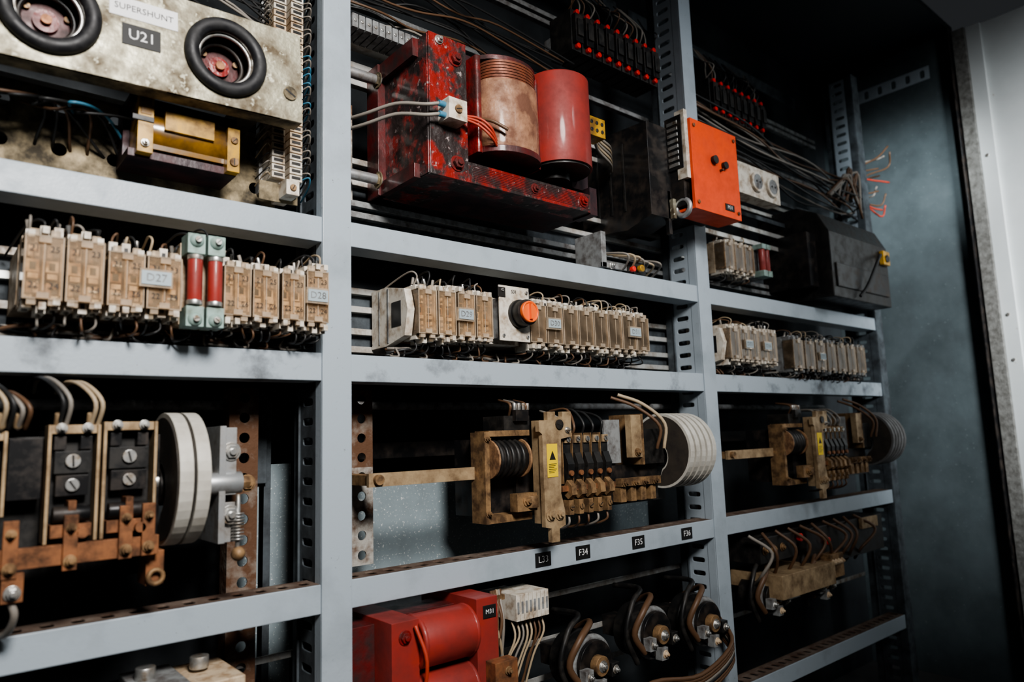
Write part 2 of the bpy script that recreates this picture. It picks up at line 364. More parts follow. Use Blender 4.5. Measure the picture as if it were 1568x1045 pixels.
for k,x in enumerate((.62,.659,.699,.738)): module(x,.0385,ym,label=(.712,'D29',.03) if k==2 else None,num=False)
w8=.0425
for k in range(8):
    module(.862+k*w8,w8,ym,label={1:(.918,'D30',.032),6:(1.150,'D31',.034)}.get(k),num=False,z1=.256)
b=Bd('rotary_switch',.001)
b.box(.78,.858,.0,.1,.17,.255,WHITE); b.box(.786,.856,-.035,-.032,.172,.272,WHITE); b.box(.79,.85,-.03,.0,.178,.25,GREYP)
b.cyl((.831,-.035,.222),(.831,-.042,.222),.026,BLACK,32); b.cyl((.831,-.042,.222),(.831,-.06,.222),.0235,BLACK,32)
b.cyl((.831,-.06,.222),(.831,-.066,.222),.019,ORKNOB,32); b.torus((.831,-.066,.222),(0,1,0),.0175,.002,ORKNOB)
b.box(.8285,.8335,-.072,-.066,.208,.236,ORKNOB)
for x,z in ((.793,.263),(.849,.263),(.793,.181),(.849,.181)): b.screw((x,-.035,z),.003)
b.box(.783,.80,-.036,-.035,.25,.268,INK); b.text('S31',(.82,-.0362,.262),.009,INK)
b.done()
for k in range(5): module(1.507+k*.0425,.0425,ym,label={1:(1.58,'D33',.03),3:(1.665,'D34',.03)}.get(k),num=False)
for k in range(7): module(1.80+k*.062,.056,ym,z0=.15,z1=.25,style=2 if k%3 else 1,num=False,label={2:(1.95,'D35',.03)}.get(k))
for k in range(3): module(1.62+k*.048,.046,.04,z0=.415,z1=.51,num=False,yb=.13,style=0)
b=Bd('cartridge_fuse_holder',.0008); b.box(1.77,1.82,.05,.12,.42,.51,GREYP)
for x in (1.783,1.807):
    b.cyl((x,.03,.435),(x,.03,.50),.009,REDT,16); b.box(x-.01,x+.01,.02,.05,.42,.437,TEAL); b.box(x-.01,x+.01,.02,.05,.498,.512,TEAL)
b.done()
for x,y0 in ((.606,.0),(1.493,.0)):
    b=Bd('end_housing',.0015); b.prism([(-.01,.172),(-.02,.215),(-.01,.25),(.05,.262),(.098,.262),(.098,.16),(.05,.16)],'x',x,x+.0135,WHITE)
    b.box(x-.001,x,-.0,.03,.19,.232,BLACK); b.box(x-.001,x,.04,.045,.165,.258,GREYP); b.box(x-.001,x,.07,.073,.165,.258,GREYP)
    b.done()
# dark wire looms hanging under the relay rows
for (xa,xb,yy) in ((.06,.46,.02),(.60,1.22,.03),(1.50,2.3,.03)):
    b=Bd('cable_loom',0)
    for k in range(6):
        P=[]; x=xa+rj(.01); z=.148+rj(.006)
        while x<xb:
            P.append((x,yy+rj(.02),z+rj(.007))); x+=.045+rj(.01)
        b.tube(P,.0024,R.choice([WD,WD,WN,WG]),7,4)
    for k in range(int((xb-xa)/.03)):
        x=xa+k*.03+rj(.01); b.tube([(x,yy-.01,.155),(x+rj(.01),yy-.02,.14),(x+.01+rj(.02),yy,.143),(x+.02+rj(.02),yy+.03,.155)],.0018,R.choice([WD,WN,WG]),6,4)
    b.done()
# ------------------------------------------------------------------ fuse panel with rubber rings (top-left)
b=Bd('shunt_panel',.001)
PZ0,PZ1=.462,.597; yp=-.055
def plate_cell(cx,w):
    b.holed((cx-w/2,yp,PZ0),(1,0,0),(0,0,1),w,PZ1-PZ0,1,1,.076,.076,CORR,.004)
b.box(-.12,.02,yp,yp+.004,PZ0,PZ1,CORR); plate_cell(.095,.15); b.box(.17,.225,yp,yp+.004,PZ0,PZ1,CORR); plate_cell(.30,.15); b.box(.375,.408,yp,yp+.004,PZ0,PZ1,CORR)
b.box(-.12,.408,yp+.004,yp+.03,PZ0,PZ0+.003,CORRD); b.box(-.12,.408,yp+.004,yp+.03,PZ1-.003,PZ1,CORRD)
for cx in (.095,.30):
    cz=.5295
    b.torus((cx,yp-.004,cz),(0,1,0),.0455,.0095,RUBBER,56,16,.9)
    b.cyl((cx,yp-.006,cz),(cx,yp+.05,cz),.0365,STEEL,40,caps=False)
    b.cyl((cx,yp+.012,cz),(cx,yp+.055,cz),.036,BLACKM,40,r2=.034,caps=False)
    b.torus((cx,yp+.004,cz),(0,1,0),.0345,.0025,STEEL,40,8)
    b.torus((cx,yp+.022,cz),(0,1,0),.029,.003,BLACKM,36,8)
    b.cyl((cx,yp+.034,cz),(cx,yp+.05,cz),.034,REDD,32); b.cyl((cx,yp+.028,cz),(cx,yp+.034,cz),.014,RED,24)
    b.cyl((cx,yp+.022,cz),(cx,yp+.028,cz),.006,COPPER,16)
    for a in range(3):
        t=a*2.1+.4; b.screw((cx+.025*math.cos(t),yp+.032,cz+.025*math.sin(t)),.004,BRASS)
b.box(.158,.238,yp-.0008,yp,.548,.574,WLAB); b.text('SUPERSHUNT',(.198,yp-.0012,.561),.0115,INK)
b.box(.172,.217,yp-.0012,yp,.512,.54,BLAB); b.text('U21',(.195,yp-.0016,.526),.019,WLAB)
b.screw((.39,yp,.502),.010,CORRD); b.screw((.0,yp,.48),.006)
b.box(.33,.36,yp+.004,.12,.47,.49,BLACKM); b.box(.02,.05,yp+.004,.12,.57,.59,BLACKM)
b.done(Matrix.Translation((.3,0,.53))@Matrix.Rotation(-math.radians(2.0),4,'Y')@Matrix.Translation((-.3,0,-.53)))
b=Bd('corroded_mounting_plate',.001)
b.holed((.03,.07,.372),(1,0,0),(0,0,1),.065,.055,6,2,.018,.018,CORRD,.003)
b.box(.03,.42,.073,.1,.372,.376,CORRD); b.box(.38,.44,.03,.033,.37,.40,CORRD)
b.screw((.43,.03,.385),.008,CORRD)
b.done()
b=Bd('small_transformer',.001)
b.box(.195,.335,.035,.069,.385,.47,CORE); b.box(.195,.335,-.0,.035,.385,.396,CORE); b.box(.195,.335,-.0,.035,.459,.47,CORE)
b.cyl((.222,.02,.428),(.318,.02,.428),.029,AMBER,28); b.box(.222,.318,.0,.035,.400,.456,AMBER)
b.box(.236,.30,-.014,-.006,.425,.452,YTAPE)
b.box(.203,.222,-.014,.03,.388,.47,YTAPE); b.box(.318,.335,-.014,.03,.386,.45,YTAPE); b.box(.206,.219,-.0148,-.014,.44,.465,AMBER)
b.box(.196,.222,-.016,-.013,.43,.437,BLACK); b.screw((.327,-.014,.40),.006,BRASS); b.hexb((.212,-.0148,.40),.004); b.screw((.327,-.014,.432),.005,BRASS)
b.done()
b=Bd('terminal_strip',.0004)
for k in range(32):
    z=.405+k*.0115
    for x,w in ((.395,.020),(.423,.020)):
        b.box(x,x+w,.02,.06,z,z+.0095,CREAM if (k//4)%3 else WHITE)
        b.box(x+.003,x+w-.003,.0192,.021,z+.003,z+.0075,BLACK)
    b.tube([(.443,.03,z+.005),(.452,.015,z+.006+rj(.004)),(.458,.03,z-.002),(.462,.07,z-.015)],.0013,R.choice([WG,WB,WC,WD,WG]))
    b.tube([(.396,.03,z+.005),(.388,.025,z+.004+rj(.004)),(.384,.06,z-.006)],.0011,R.choice([WG,WC,WD]),6,3)
b.box(.39,.45,.06,.075,.39,.78,GALV); b.box(.41,.43,.0,.06,.375,.398,WHITE); b.screw((.42,.0,.386),.005,BRASS)
b.done()
b=Bd('wire_bundle',0)
for k in range(14):
    z=.665+k*.008; b.tube([(-.05,.03+rj(.02),z+rj(.01)),(.12,.02+rj(.03),z-.01+rj(.02)),(.22,.03+rj(.02),z+rj(.02)),(.32,.03,z-.02+rj(.02)),(.395,.04,z-.04)],.002,R.choice([WG,WG,WD,WC,WD]))
b.box(.21,.25,.04,.10,.64,.75,TEAL)
for k in range(8):
    x=.02+k*.02; b.tube([(x,.06,.45),(x+rj(.03),-.0+rj(.02),.43),(x+.05+rj(.03),.02,.44),(x+.08,.07,.40)],.002,R.choice([WB,WD,WD,WN]))
b.done()
# ------------------------------------------------------------------ red transformer
b=Bd('red_transformer',.002)
y0,y1=-.08,.075
b.box(.616,.692,y0,y1,.428,.674,REDC)           # left limb
b.box(.6145,.616,y0+.004,y1-.004,.43,.672,REDC)
b.box(.692,1.0,-.03,y1,.428,.478,CORE); b.box(.692,.985,y0,-.03,.428,.464,REDC)   # bottom yoke
b.box(.692,1.0,-.055,y1,.64,.674,CORE); b.box(.955,1.0,-.062,y1,.478,.64,CORE)
b.box(.985,1.004,y0,-.03,.425,.48,CORE)
b.box(.692,1.0,y1-.02,y1,.478,.64,BLACKM)
for k in range(9):
    z=.434+k*.003; b.box(.70,.98,y0-.0006,y0,z,z+.0012,REDD)
b.box(.604,.616,-.05,.1,.428,.452,REDD); b.box(.604,.616,-.05,.1,.64,.672,REDD)
b.box(.600,.616,.06,.1,.428,.672,REDD)
for z in (.455,.64):
    b.hexb((.668,y0,z),.010,RED,h=.009); b.cyl((.52,.06,z-.0),(.604,.06,z-.0),.009,GALV,16)
    b.hexb((.60,.06,z),.011,CORRD,(-1,0,0))
b.hexb((.636,y0,.664),.006,STEEL); b.hexb((.965,y0,.448),.009,RED); b.hexb((.84,y0,.447),.007,RED); b.hexb((.98,-.055,.656),.008,REDD)
def coil(x0,x1,yfr,z0,z1,m,seg=18,flare=0):
    xc=(x0+x1)/2; w=(x1-x0)/2; rings=[]
    def sec(z,s):
        P=[]
        for k in range(seg+1):
            t=math.pi*k/seg; P.append(V((xc-math.cos(t)*w*s, yfr+w*.75-math.sin(t)*w*.75*s, z)))
        P.append(V((xc+w*s,.04,z))); P.append(V((xc-w*s,.04,z))); return P
    nn=10
    for k in range(nn+1):
        t=k/nn; s=1+flare*(math.sin(t*math.pi)*.03+rj(.006)); rings.append(sec(z0+(z1-z0)*t,s))
    b.sweep(rings,b.mi(m))
coil(.716,.842,-.125,.492,.615,PAPER,flare=1)
coil(.712,.846,-.128,.482,.493,REDD); coil(.708,.850,-.118,.652,.660,REDD)
for k in range(7):
    z=.615+k*.0053; coil(.722,.838,-.122,z,z+.0043,WIND)
coil(.702,.714,-.095,.480,.655,RED); coil(.842,.850,-.09,.482,.655,RED)
za,zb,r=.496,.668,.062
b.cyl((.910,-.075,za),(.910,-.075,zb),r,REDT,48)
b.torus((.910,-.075,zb-.002),(0,0,1),r-.006,.006,REDT,40,10); b.cyl((.910,-.075,zb),(.910,-.075,zb+.004),.045,REDD,30)
b.cyl((.910,-.075,za-.004),(.910,-.075,za),.058,BLACK,30); b.cyl((.910,-.06,.478),(.910,-.06,za),.03,BLACK,20)
b.tube([(.70,-.085,.54),(.715,-.115,.53),(.74,-.13,.515)],.003,WN)
for k in range(3): b.tube([(.66,-.085,.535),(.69,-.11,.53-k*.006),(.71,-.12,.515-k*.008),(.73,-.11,.50-k*.005)],.0022,WR)
b.box(.632,.668,-.112,-.08,.515,.551,WHITE); b.screw((.65,-.112,.533),.007,BRASS); b.cyl((.632,-.1,.54),(.62,-.1,.54),.005,WB,12); b.cyl((.632,-.1,.522),(.62,-.1,.522),.005,WB,12)
for k,z in enumerate((.54,.522)): b.tube([(.622,-.1,z),(.60,-.09,z-.004),(.57,-.05,z+.004),(.54,.0,z-.003),(.52,.06,z)],.003,WG)
b.done()
b=Bd('ceramic_terminal',.001); b.box(.995,1.045,-.075,-.04,.595,.635,YTAPE)
for i in range(3):
    for j in range(2): b.cyl((1.005+i*.015,-.0755,.607+j*.016),(1.005+i*.015,-.077,.607+j*.016),.004,BLACK,10)
for k in range(5): b.tube([(1.04,-.05,.600+k*.008),(1.08,-.02,.60+k*.008),(1.14,.0,.59+k*.01),(1.2,.05,.60+k*.012)],.003,WC if k%2 else WG)
b.box(1.005,1.03,-.04,.1,.61,.63,BLACKM); b.done()
b=Bd('top_wiring',0)
for k in range(16):
    z=.72+k*.010; yy=.05+rj(.03)
    b.tube([(.52,yy,z+rj(.01)),(.60,yy+rj(.02),z+rj(.015)),(.68,yy+rj(.02),z-.004+rj(.02)),(.78,yy,z+rj(.015)),(.9,yy+.02,z+rj(.02)),(1.1,yy+.03,z+rj(.02))],.0022,R.choice([WG,WN,WD,WN,WD,WD]))
b.done()
b=Bd('terminal_strip',.0006)
for k in range(14):
    x=.53+k*.013; b.box(x,x+.011,.02,.07,.70,.725,GREYP); b.cyl((x+.0055,.02,.713),(x+.0055,.0185,.713),.003,STEEL,10)
b.box(.525,.72,.07,.1,.705,.72,RAIL); b.done()
# ------------------------------------------------------------------ orange device
b=Bd('orange_controller',.0015)
b.box(1.295,1.475,-.105,-.098,.490,.70,ORANGE); b.box(1.295,1.475,-.098,-.04,.490,.496,ORANGE); b.box(1.295,1.475,-.098,-.04,.694,.70,ORANGE); b.box(1.469,1.475,-.098,-.04,.496,.694,ORANGE)
b.box(1.286,1.46,-.085,.157,.50,.695,BLACKM)
b.box(1.283,1.295,-.098,-.072,.56,.72,WHITE); b.box(1.281,1.283,-.09,-.045,.585,.71,BLACKM)
for k in range(8): b.box(1.279,1.281,-.08,-.052,.592+k*.014,.600+k*.014,STEEL)
b.torus((1.291,-.075,.497),(1,0,0),.018,.006,GALV,24,8)
b.box(1.276,1.286,-.06,-.03,.475,.52,CORR); b.box(1.27,1.28,-.05,-.04,.44,.54,BLACKM)
for x,z in ((1.307,.506),(1.307,.685),(1.463,.685),(1.463,.506)): b.screw((x,-.105,z),.0045,COPPER)
for x,z,r in ((1.375,.617,.010),(1.415,.612,.009),(1.40,.598,.003)): b.cyl((x,-.105,z),(x,-.114,z),r,BLACK if r>.005 else COPPER,20)
b.box(1.41,1.446,-.1065,-.105,.506,.522,BLAB); b.text('M31',(1.428,-.1069,.514),.012,WLAB)
b.prism([(-.05,.69),(.157,.70),(.157,.47),(.02,.455),(-.05,.475)],'x',1.21,1.286,BLACKM)
for k in range(3): b.box(1.208,1.21,.02+k*.04,.026+k*.04,.50,.66,BLACK)
b.done()
b=Bd('bracket_with_wires',.001)
b.box(1.12,1.135,.02,.1,.36,.44,GREYP); b.box(1.12,1.20,.02,.025,.36,.372,GALV); b.hexb((1.15,.02,.366),.006)
b.box(1.2,1.24,.0,.05,.35,.375,BLACK); b.cyl((1.215,-.002,.362),(1.215,-.012,.362),.008,YTAPE,14); b.cyl((1.19,.0,.358),(1.19,-.01,.358),.006,REDLED,14)
for k in range(7): b.tube([(1.15+k*.02,.05,.40),(1.16+k*.02,.0+rj(.02),.385),(1.18+k*.02,.01,.37+rj(.01)),(1.2+k*.02,.06,.36)],.0025,R.choice([WG,WC,WD]))
b.done()
# ------------------------------------------------------------------ fuse strips w/ red caps
def fusestrip(x0,n,z,y=.05,name='fuse_block_strip'):
    b=Bd(name,.0008)
    for k in range(n):
        x=x0+k*.034
        b.box(x,x+.029,y,y+.07,z,z+.10,BLACK); b.box(x+.003,x+.026,y-.012,y,z+.016,z+.085,BLACKM)
        b.box(x+.006,x+.023,y-.017,y-.012,z+.03,z+.07,BLACK)
        for zz in (z+.010,z+.092):
            b.cyl((x+.0145,y,zz),(x+.0145,y-.009,zz),.006,REDLED,14)
        for q in (.008,.021):
            b.tube([(x+q,y+.02,z+.1),(x+q+rj(.01),y+rj(.02),z+.13),(x+q+rj(.03),y+.03,z+.17),(x+q+rj(.04),y+.06,z+.22)],.0018,R.choice([WG,WN,WD,WD]))
    b.box(x0,x0+n*.034,y+.07,y+.09,z+.03,z+.06,GALV); b.done()
fusestrip(1.09,9,.865); fusestrip(1.62,8,.865)
# ------------------------------------------------------------------ DC contactors
def arcplates(b,x0,n,t,g,yc,zc,r,pm=None):
    pm=pm or DISC
    for k in range(n):
        xa=x0+k*(t+g)
        outer=[(yc-math.cos(a)*r, zc+math.sin(a)*r) for a in [math.radians(-100+230*q/28.) for q in range(29)]]
        inner=[(yc+.012-math.cos(a)*r*.38, zc-.012+math.sin(a)*r*.38) for a in [math.radians(130-190*q/14.) for q in range(15)]]
        b.prism(outer+inner,'x',xa,xa+t,pm)
        sc=.93
        o2=[(yc+(p[0]-yc)*sc, zc+(p[1]-zc)*sc) for p in outer]; i2=[(yc+.012+(p[0]-yc-.012)*1.12, zc-.012+(p[1]-zc+.012)*1.12) for p in inner]
        b.prism(o2+i2,'x',xa-.0012,xa,DISCD)
        b.cyl((xa-.001,yc+.02,zc-.01),(xa+t+g,yc+.02,zc-.01),r*.30,BLACKM,18)
def pole(b,x0,x1,yf,z0,z1):
    xc=(x0+x1)/2; w=x1-x0
    b.box(x0+.004,x1-.004,yf+.022,yf+.12,z0,z1-.004,BLACK)
    for xa in (x0,x1-.0035): b.box(xa,xa+.0035,yf-.0,yf+.03,z0-.006,z1,BEIGE)
    b.box(x0+.0035,x1-.0035,yf+.004,yf+.03,z1-.010,z1,BEIGE)
    for s in (-.25,.25):
        b.hexb((xc+s*w,yf+.004,z1-.004),.0045,STEEL)
        b.box(xc+s*w-.006,xc+s*w+.006,yf+.008,yf+.022,z1-.028,z1-.013,BLACKM)
    b.box(x0+.008,x1-.008,yf+.008,yf+.022,z1-.055,z1-.03,BLACK); b.screw((xc,yf+.008,z1-.041),.0078,STEEL,h=.004)
    b.box(x0+.01,x1-.01,yf+.006,yf+.022,z1-.08,z1-.057,BLACKM); b.screw((xc,yf+.006,z1-.068),.0072,STEEL,h=.004)
    b.box(xc-.004,xc+.004,yf-.004,yf+.02,z0+.012,z0+.04,COPPER)
    b.box(x0+.006,x1-.006,yf-.002,yf+.02,z0,z0+.014,COPPER); b.cyl((xc+w*.2,yf-.002,z0+.004),(xc+w*.2,yf-.010,z0+.004),.006,COPPER,14)
    b.cyl((x0+.008,yf+.004,z0+.025),(x1-.008,yf+.004,z0+.025),.009,BLACKM,16)
b=Bd('dc_contactor',.0009)
yf=-.05
pole(b,.118,.170,yf,-.093,.032); pole(b,.173,.231,yf,-.093,.035); pole(b,.03,.082,yf+.01,-.06,.026); pole(b,-.03,.025,yf+.01,-.09,.03)
b.box(.084,.116,-.03,.07,-.05,.018,BLACKM)
b.box(-.03,.235,yf-.004,yf+.006,-.122,-.100,COPPER)
b.box(-.03,.24,.0,.09,-.15,.02,BLACK)
for x in (.02,.088,.143,.198,.222):
    z=-.098+rj(.006); b.box(x-.007,x+.007,yf-.010,yf-.004,z-.028,z+.032,COPPER); b.hexb((x,yf-.010,z-.018),.005,BRASS); b.hexb((x,yf-.010,z+.018),.004,BRASS)
for x in (.05,.092):
    b.box(x-.010,x+.010,yf-.008,yf+.004,-.155,-.125,COPPER); b.hexb((x,yf-.008,-.145),.006,STEEL); b.tube([(x,yf,-.155),(x+.004,yf+.0,-.17),(x,yf+.02,-.19),(x-.01,yf+.05,-.199)],.004,WG)
arcplates(b,.247,2,.016,.004,-.008,-.036,.083)
b.cyl((.22,.01,-.04),(.34,.01,-.04),.012,STEEL,18); b.box(.235,.247,-.0,.06,-.11,.02,BLACKM)
b.box(.305,.313,-.05,.07,-.12,.028,GALV); b.box(.313,.328,-.045,-.02,-.06,.026,GALV); b.hexb((.321,-.045,-.005),.009); b.hexb((.321,-.045,-.085),.009,STEEL)
b.box(.315,.335,-.04,-.02,-.12,-.07,GALV)
b.cyl((.28,-.04,-.045),(.335,-.04,-.045),.014,GALV,20); b.cyl((.335,-.04,-.045),(.346,-.04,-.045),.009,BRASS,6)
for k in range(9): b.torus((.331,-.045,-.085-k*.004),(0,.1,1),.007,.0012,STEEL,14,6)
b.cyl((.331,-.045,-.135),(.331,-.045,-.06),.003,STEEL,8); b.ball((.331,-.048,-.135),.009,BRASS)
b.box(.225,.245,-.04,-.0,-.16,-.12,COPPER); b.torus((.235,-.045,-.15),(0,1,0),.008,.003,BRASS,18,8)
b.box(.30,.37,.02,.095,-.06,-.04,BRASS); b.hexb((.365,.02,-.05),.009,BRASS)
for x,h in ((.02,.05),(.075,.055),(.128,.062),(.16,.058),(.09,.045)):
    for q in (0,.007):
        b.tube([(x+q,yf+.01,.028),(x+q+.002,yf-.006,.028+h*.5),(x+q-.012,yf+.02,.028+h*.9),(x+q-.02,.04,.028+h),(x+q-.015,.12,.08)],.0026,R.choice([WN,WG,WC,WD]))
    b.cyl((x,yf+.01,.03),(x,yf+.004,.045),.0045,BEIGE,10)
b.box(-.03,.37,.085,.099,-.05,-.02,BLACKM)
b.done()
def dcc(dx):
    b=Bd('dc_contactor',.0009)
    X=lambda a: a+dx
    b.box(X(.545),X(.752),-.0,.008,-.068,-.047,BEIGE); b.cyl((X(.56),0,-.057),(X(.56),-.008,-.057),.008,BRASS,14); b.box(X(.548),X(.58),.008,.1,-.066,-.05,BRASS)
    # open front frame and blow-out coil
    b.box(X(.748),X(.758),-.03,.01,-.142,.012,BRASS); b.box(X(.758),X(.85),-.03,.01,-.142,-.130,BRASS); b.box(X(.758),X(.85),-.03,.01,.004,.014,BRASS)
    b.box(X(.77),X(.845),.01,.09,-.135,.0,BLACKM)
    b.cyl((X(.768),-.015,-.035),(X(.835),-.015,-.035),.030,BLACKM,28)
    for k in range(5): b.torus((X(.775+k*.012),-.015,-.035),(1,0,0),.030,.004,BLACK,28,8)
    b.cyl((X(.764),-.015,-.035),(X(.768),-.015,-.035),.034,TAN,28); b.cyl((X(.835),-.015,-.035),(X(.839),-.015,-.035),.034,TAN,28)
    b.hexb((X(.753),-.03,-.0),.004,BRASS); b.hexb((X(.753),-.03,-.125),.004,BRASS)
    b.box(X(.80),X(.845),-.05,-.03,-.125,-.095,BRASS); b.hexb((X(.822),-.05,-.108),.007,BRASS); b.cyl((X(.835),-.045,-.1),(X(.835),-.045,-.12),.013,BRASS,18)
    # pillar
    b.box(X(.855),X(.868),-.052,-.03,-.15,.03,BEIGE)
    P=[(X(.852),-.13),(X(.852),.005),(X(.845),.01),(X(.845),.028),(X(.866),.030),(X(.866),.045),(X(.885),.045),(X(.885),.036),(X(.902),.036),(X(.902),.045),(X(.924),.045),(X(.924),.0),(X(.897),-.004),(X(.892),-.10),(X(.9),-.13),(X(.9),-.155),(X(.885),-.16),(X(.885),-.182),(X(.866),-.182),(X(.866),-.158),(X(.852),-.155)]
    b.prism(P,'y',-.062,-.052,BEIGE)
    b.box(X(.861),X(.886),-.0628,-.062,-.07,-.012,YELLOW)
    for k in range(6): b.box(X(.864),X(.883-.003*(k%3)),-.0631,-.0628,-.048-k*.003,-.047-k*.003,INK)
    b.prism([(X(.866),-.04),(X(.881),-.04),(X(.8735),-.024)],'y',-.0634,-.0631,INK)
    b.hexb((X(.864),-.062,-.135),.008,BEIGE); b.hexb((X(.886),-.062,-.135),.008,BEIGE); b.screw((X(.893),-.062,.022),.009,BLACKM); b.hexb((X(.912),-.062,.012),.004)
    b.box(X(.84),X(1.26),.0,.05,-.14,.0,BLACKM); b.box(X(.84),X(1.2),.05,.1,-.05,-.02,BLACK)
    # finger contacts
    for k in range(5):
        x=X(.912+k*.025); yy=-.05
        b.box(x,x+.019,yy,yy+.06,-.03,.0,BLACK); b.box(x+.002,x+.017,yy-.004,yy,-.012,.002,BEIGE); b.screw((x+.0095,yy-.004,-.005),.005,STEEL)
        b.box(x-.003,x-.0015,yy-.002,yy+.03,-.085,.006,BRASS)
        b.prism([(yy-.004,-.03),(yy-.012,-.05),(yy-.008,-.075),(yy+.004,-.085),(yy+.012,-.07),(yy+.006,-.03)],'x',x+.001,x+.017,BLACK)
        b.prism([(yy-.004,-.078),(yy-.016,-.088),(yy-.018,-.104),(yy-.006,-.112),(yy+.01,-.1)],'x',x+.002,x+.015,BRASS)
        b.cyl((x+.008,yy-.004,-.066),(x+.008,yy-.014,-.066),.005,COPPER,12); b.box(x+.003,x+.014,yy-.008,yy+.01,-.14,-.114,BRASS); b.screw((x+.0085,yy-.008,-.126),.005,BRASS)
        b.tube([(x+.008,yy+.01,.0),(x+.006,yy+.0,.02+rj(.006)),(x+.012+rj(.01),yy+.03,.045+rj(.006)),(x+.02,yy+.08,.05)],.0026,R.choice([WG,WN,WD]))
        b.tube([(x+.008,yy,-.14),(x+.006,yy-.002,-.155),(x+.012+rj(.01),yy+.02,-.165),(x+.02,yy+.06,-.17)],.0022,R.choice([WG,WC,WN]))
    b.box(X(.90),X(1.04),-.058,-.05,-.098,-.088,COPPER)
    b.box(X(1.04),X(1.085),-.035,-.03,-.055,.03,GREYP); b.box(X(1.085),X(1.115),-.065,-.05,-.045,.038,BEIGE); b.box(X(1.115),X(1.122),-.065,.02,-.06,.04,BRASS)
    b.hexb((X(1.1),-.065,-.035),.006,BRASS); b.box(X(1.06),X(1.18),-.055,-.04,-.10,-.085,BRASS); b.box(X(1.045),X(1.2),-.03,.0,-.13,-.06,BLACKM)
    for k in range(4): b.hexb((X(1.07+k*.03),-.055,-.093),.006,BRASS); b.box(X(1.062+k*.03),X(1.078+k*.03),-.05,-.03,-.13,-.1,BRASS)
    # arc chute plates
    arcplates(b,X(1.215),5,.0125,.0065,-.03,-.036,.078,DISC if dx==0 else DISCS)
    b.cyl((X(1.12),.0,-.04),(X(1.24),.0,-.04),.014,BLACKM,16)
    b.box(X(1.12),X(1.2),-.05,-.02,-.06,.01,BLACK)
    b.tube([(X(1.165),-.08,-.03),(X(1.165),-.085,.02),(X(1.13),-.06,.06),(X(1.09),-.03,.08)],.0035,WC if dx==0 else WN); b.tube([(X(1.155),-.07,-.03),(X(1.155),-.08,.015),(X(1.12),-.05,.055),(X(1.08),-.02,.075)],.0035,WN)
    b.box(X(.80),X(.86),-.02,.04,.014,.04,BLACK); b.box(X(.82),X(.85),-.03,-.02,.03,.05,BLACKM)
    for k in range(4): b.tube([(X(.82+k*.012),-.01,.04),(X(.815+k*.012),-.02,.06),(X(.83+k*.012),.03,.07)],.0026,R.choice([WD,WG,WN])); b.cyl((X(.825+k*.01),-.02,.05),(X(.825+k*.01),-.02,.062),.004,STEEL,8)
    b.done()
dcc(0); dcc(.962)
# ------------------------------------------------------------------ bottom row
b=Bd('red_choke',.002)
b.box(.553,.600,-.05,.1,-.53,-.262,REDT); b.box(.700,.742,-.06,.1,-.53,-.250,REDT); b.box(.50,.553,.0,.1,-.52,-.27,REDD)
for z,m in ((-.300,REDT),(-.386,REDT),(-.47,REDT)):
    b.cyl((.60,-.03,z),(.70,-.03,z),.040,m,32); b.torus((.603,-.03,z),(1,0,0),.036,.005,REDT,28,8); b.torus((.697,-.03,z),(1,0,0),.036,.005,REDT,28,8)
    b.box(.6,.7,-.0,.06,z-.036,z+.036,REDD)
b.box(.712,.738,-.0615,-.06,-.282,-.262,BLAB); b.text('M31',(.725,-.0619,-.272),.010,WLAB)
for z in (-.285,-.5): b.hexb((.575,-.05,z),.008,RED)
b.tube([(.59,-.055,-.27),(.60,-.07,-.32),(.597,-.06,-.38),(.58,-.06,-.42)],.003,WR)
b.box(.715,.76,-.085,-.06,-.42,-.345,COPPER)
for z in (-.36,-.385,-.405): b.hexb((.74,-.085,z),.005,BRASS)
b.box(.56,.605,-.085,-.05,-.43,-.385,YTAPE)
for i in range(3): b.cyl((.57+i*.013,-.085,-.40),(.57+i*.013,-.087,-.40),.004,BLACK,10)
b.done()
b=Bd('terminal_block',.0005)
for k in range(8):
    x=.815+k*.0095; b.box(x,x+.0085,-.02,.05,-.312,-.268,WHITE); b.box(x+.002,x+.0065,-.0206,-.019,-.30,-.28,GREYP)
    b.tube([(x+.004,-.0,-.312),(x+.003,-.01,-.34),(x-.01+rj(.01),-.0,-.38),(x-.03+rj(.01),.02,-.46)],.002,R.choice([WC,WG,WN]))
b.box(.81,.895,.05,.11,-.30,-.28,GALV); b.done()
b=Bd('wire_bundle',0)
for k in range(6): b.tube([(.768+k*.004,-.01,-.255),(.77+rj(.01),-.03,-.30),(.772+rj(.01),-.02,-.36),(.79+rj(.01),.0,-.43),(.80,.02,-.5)],.0028,R.choice([WC,WG,WN]))
b.box(.765,.79,-.02,.0,-.27,-.262,BRASS)
b.done()
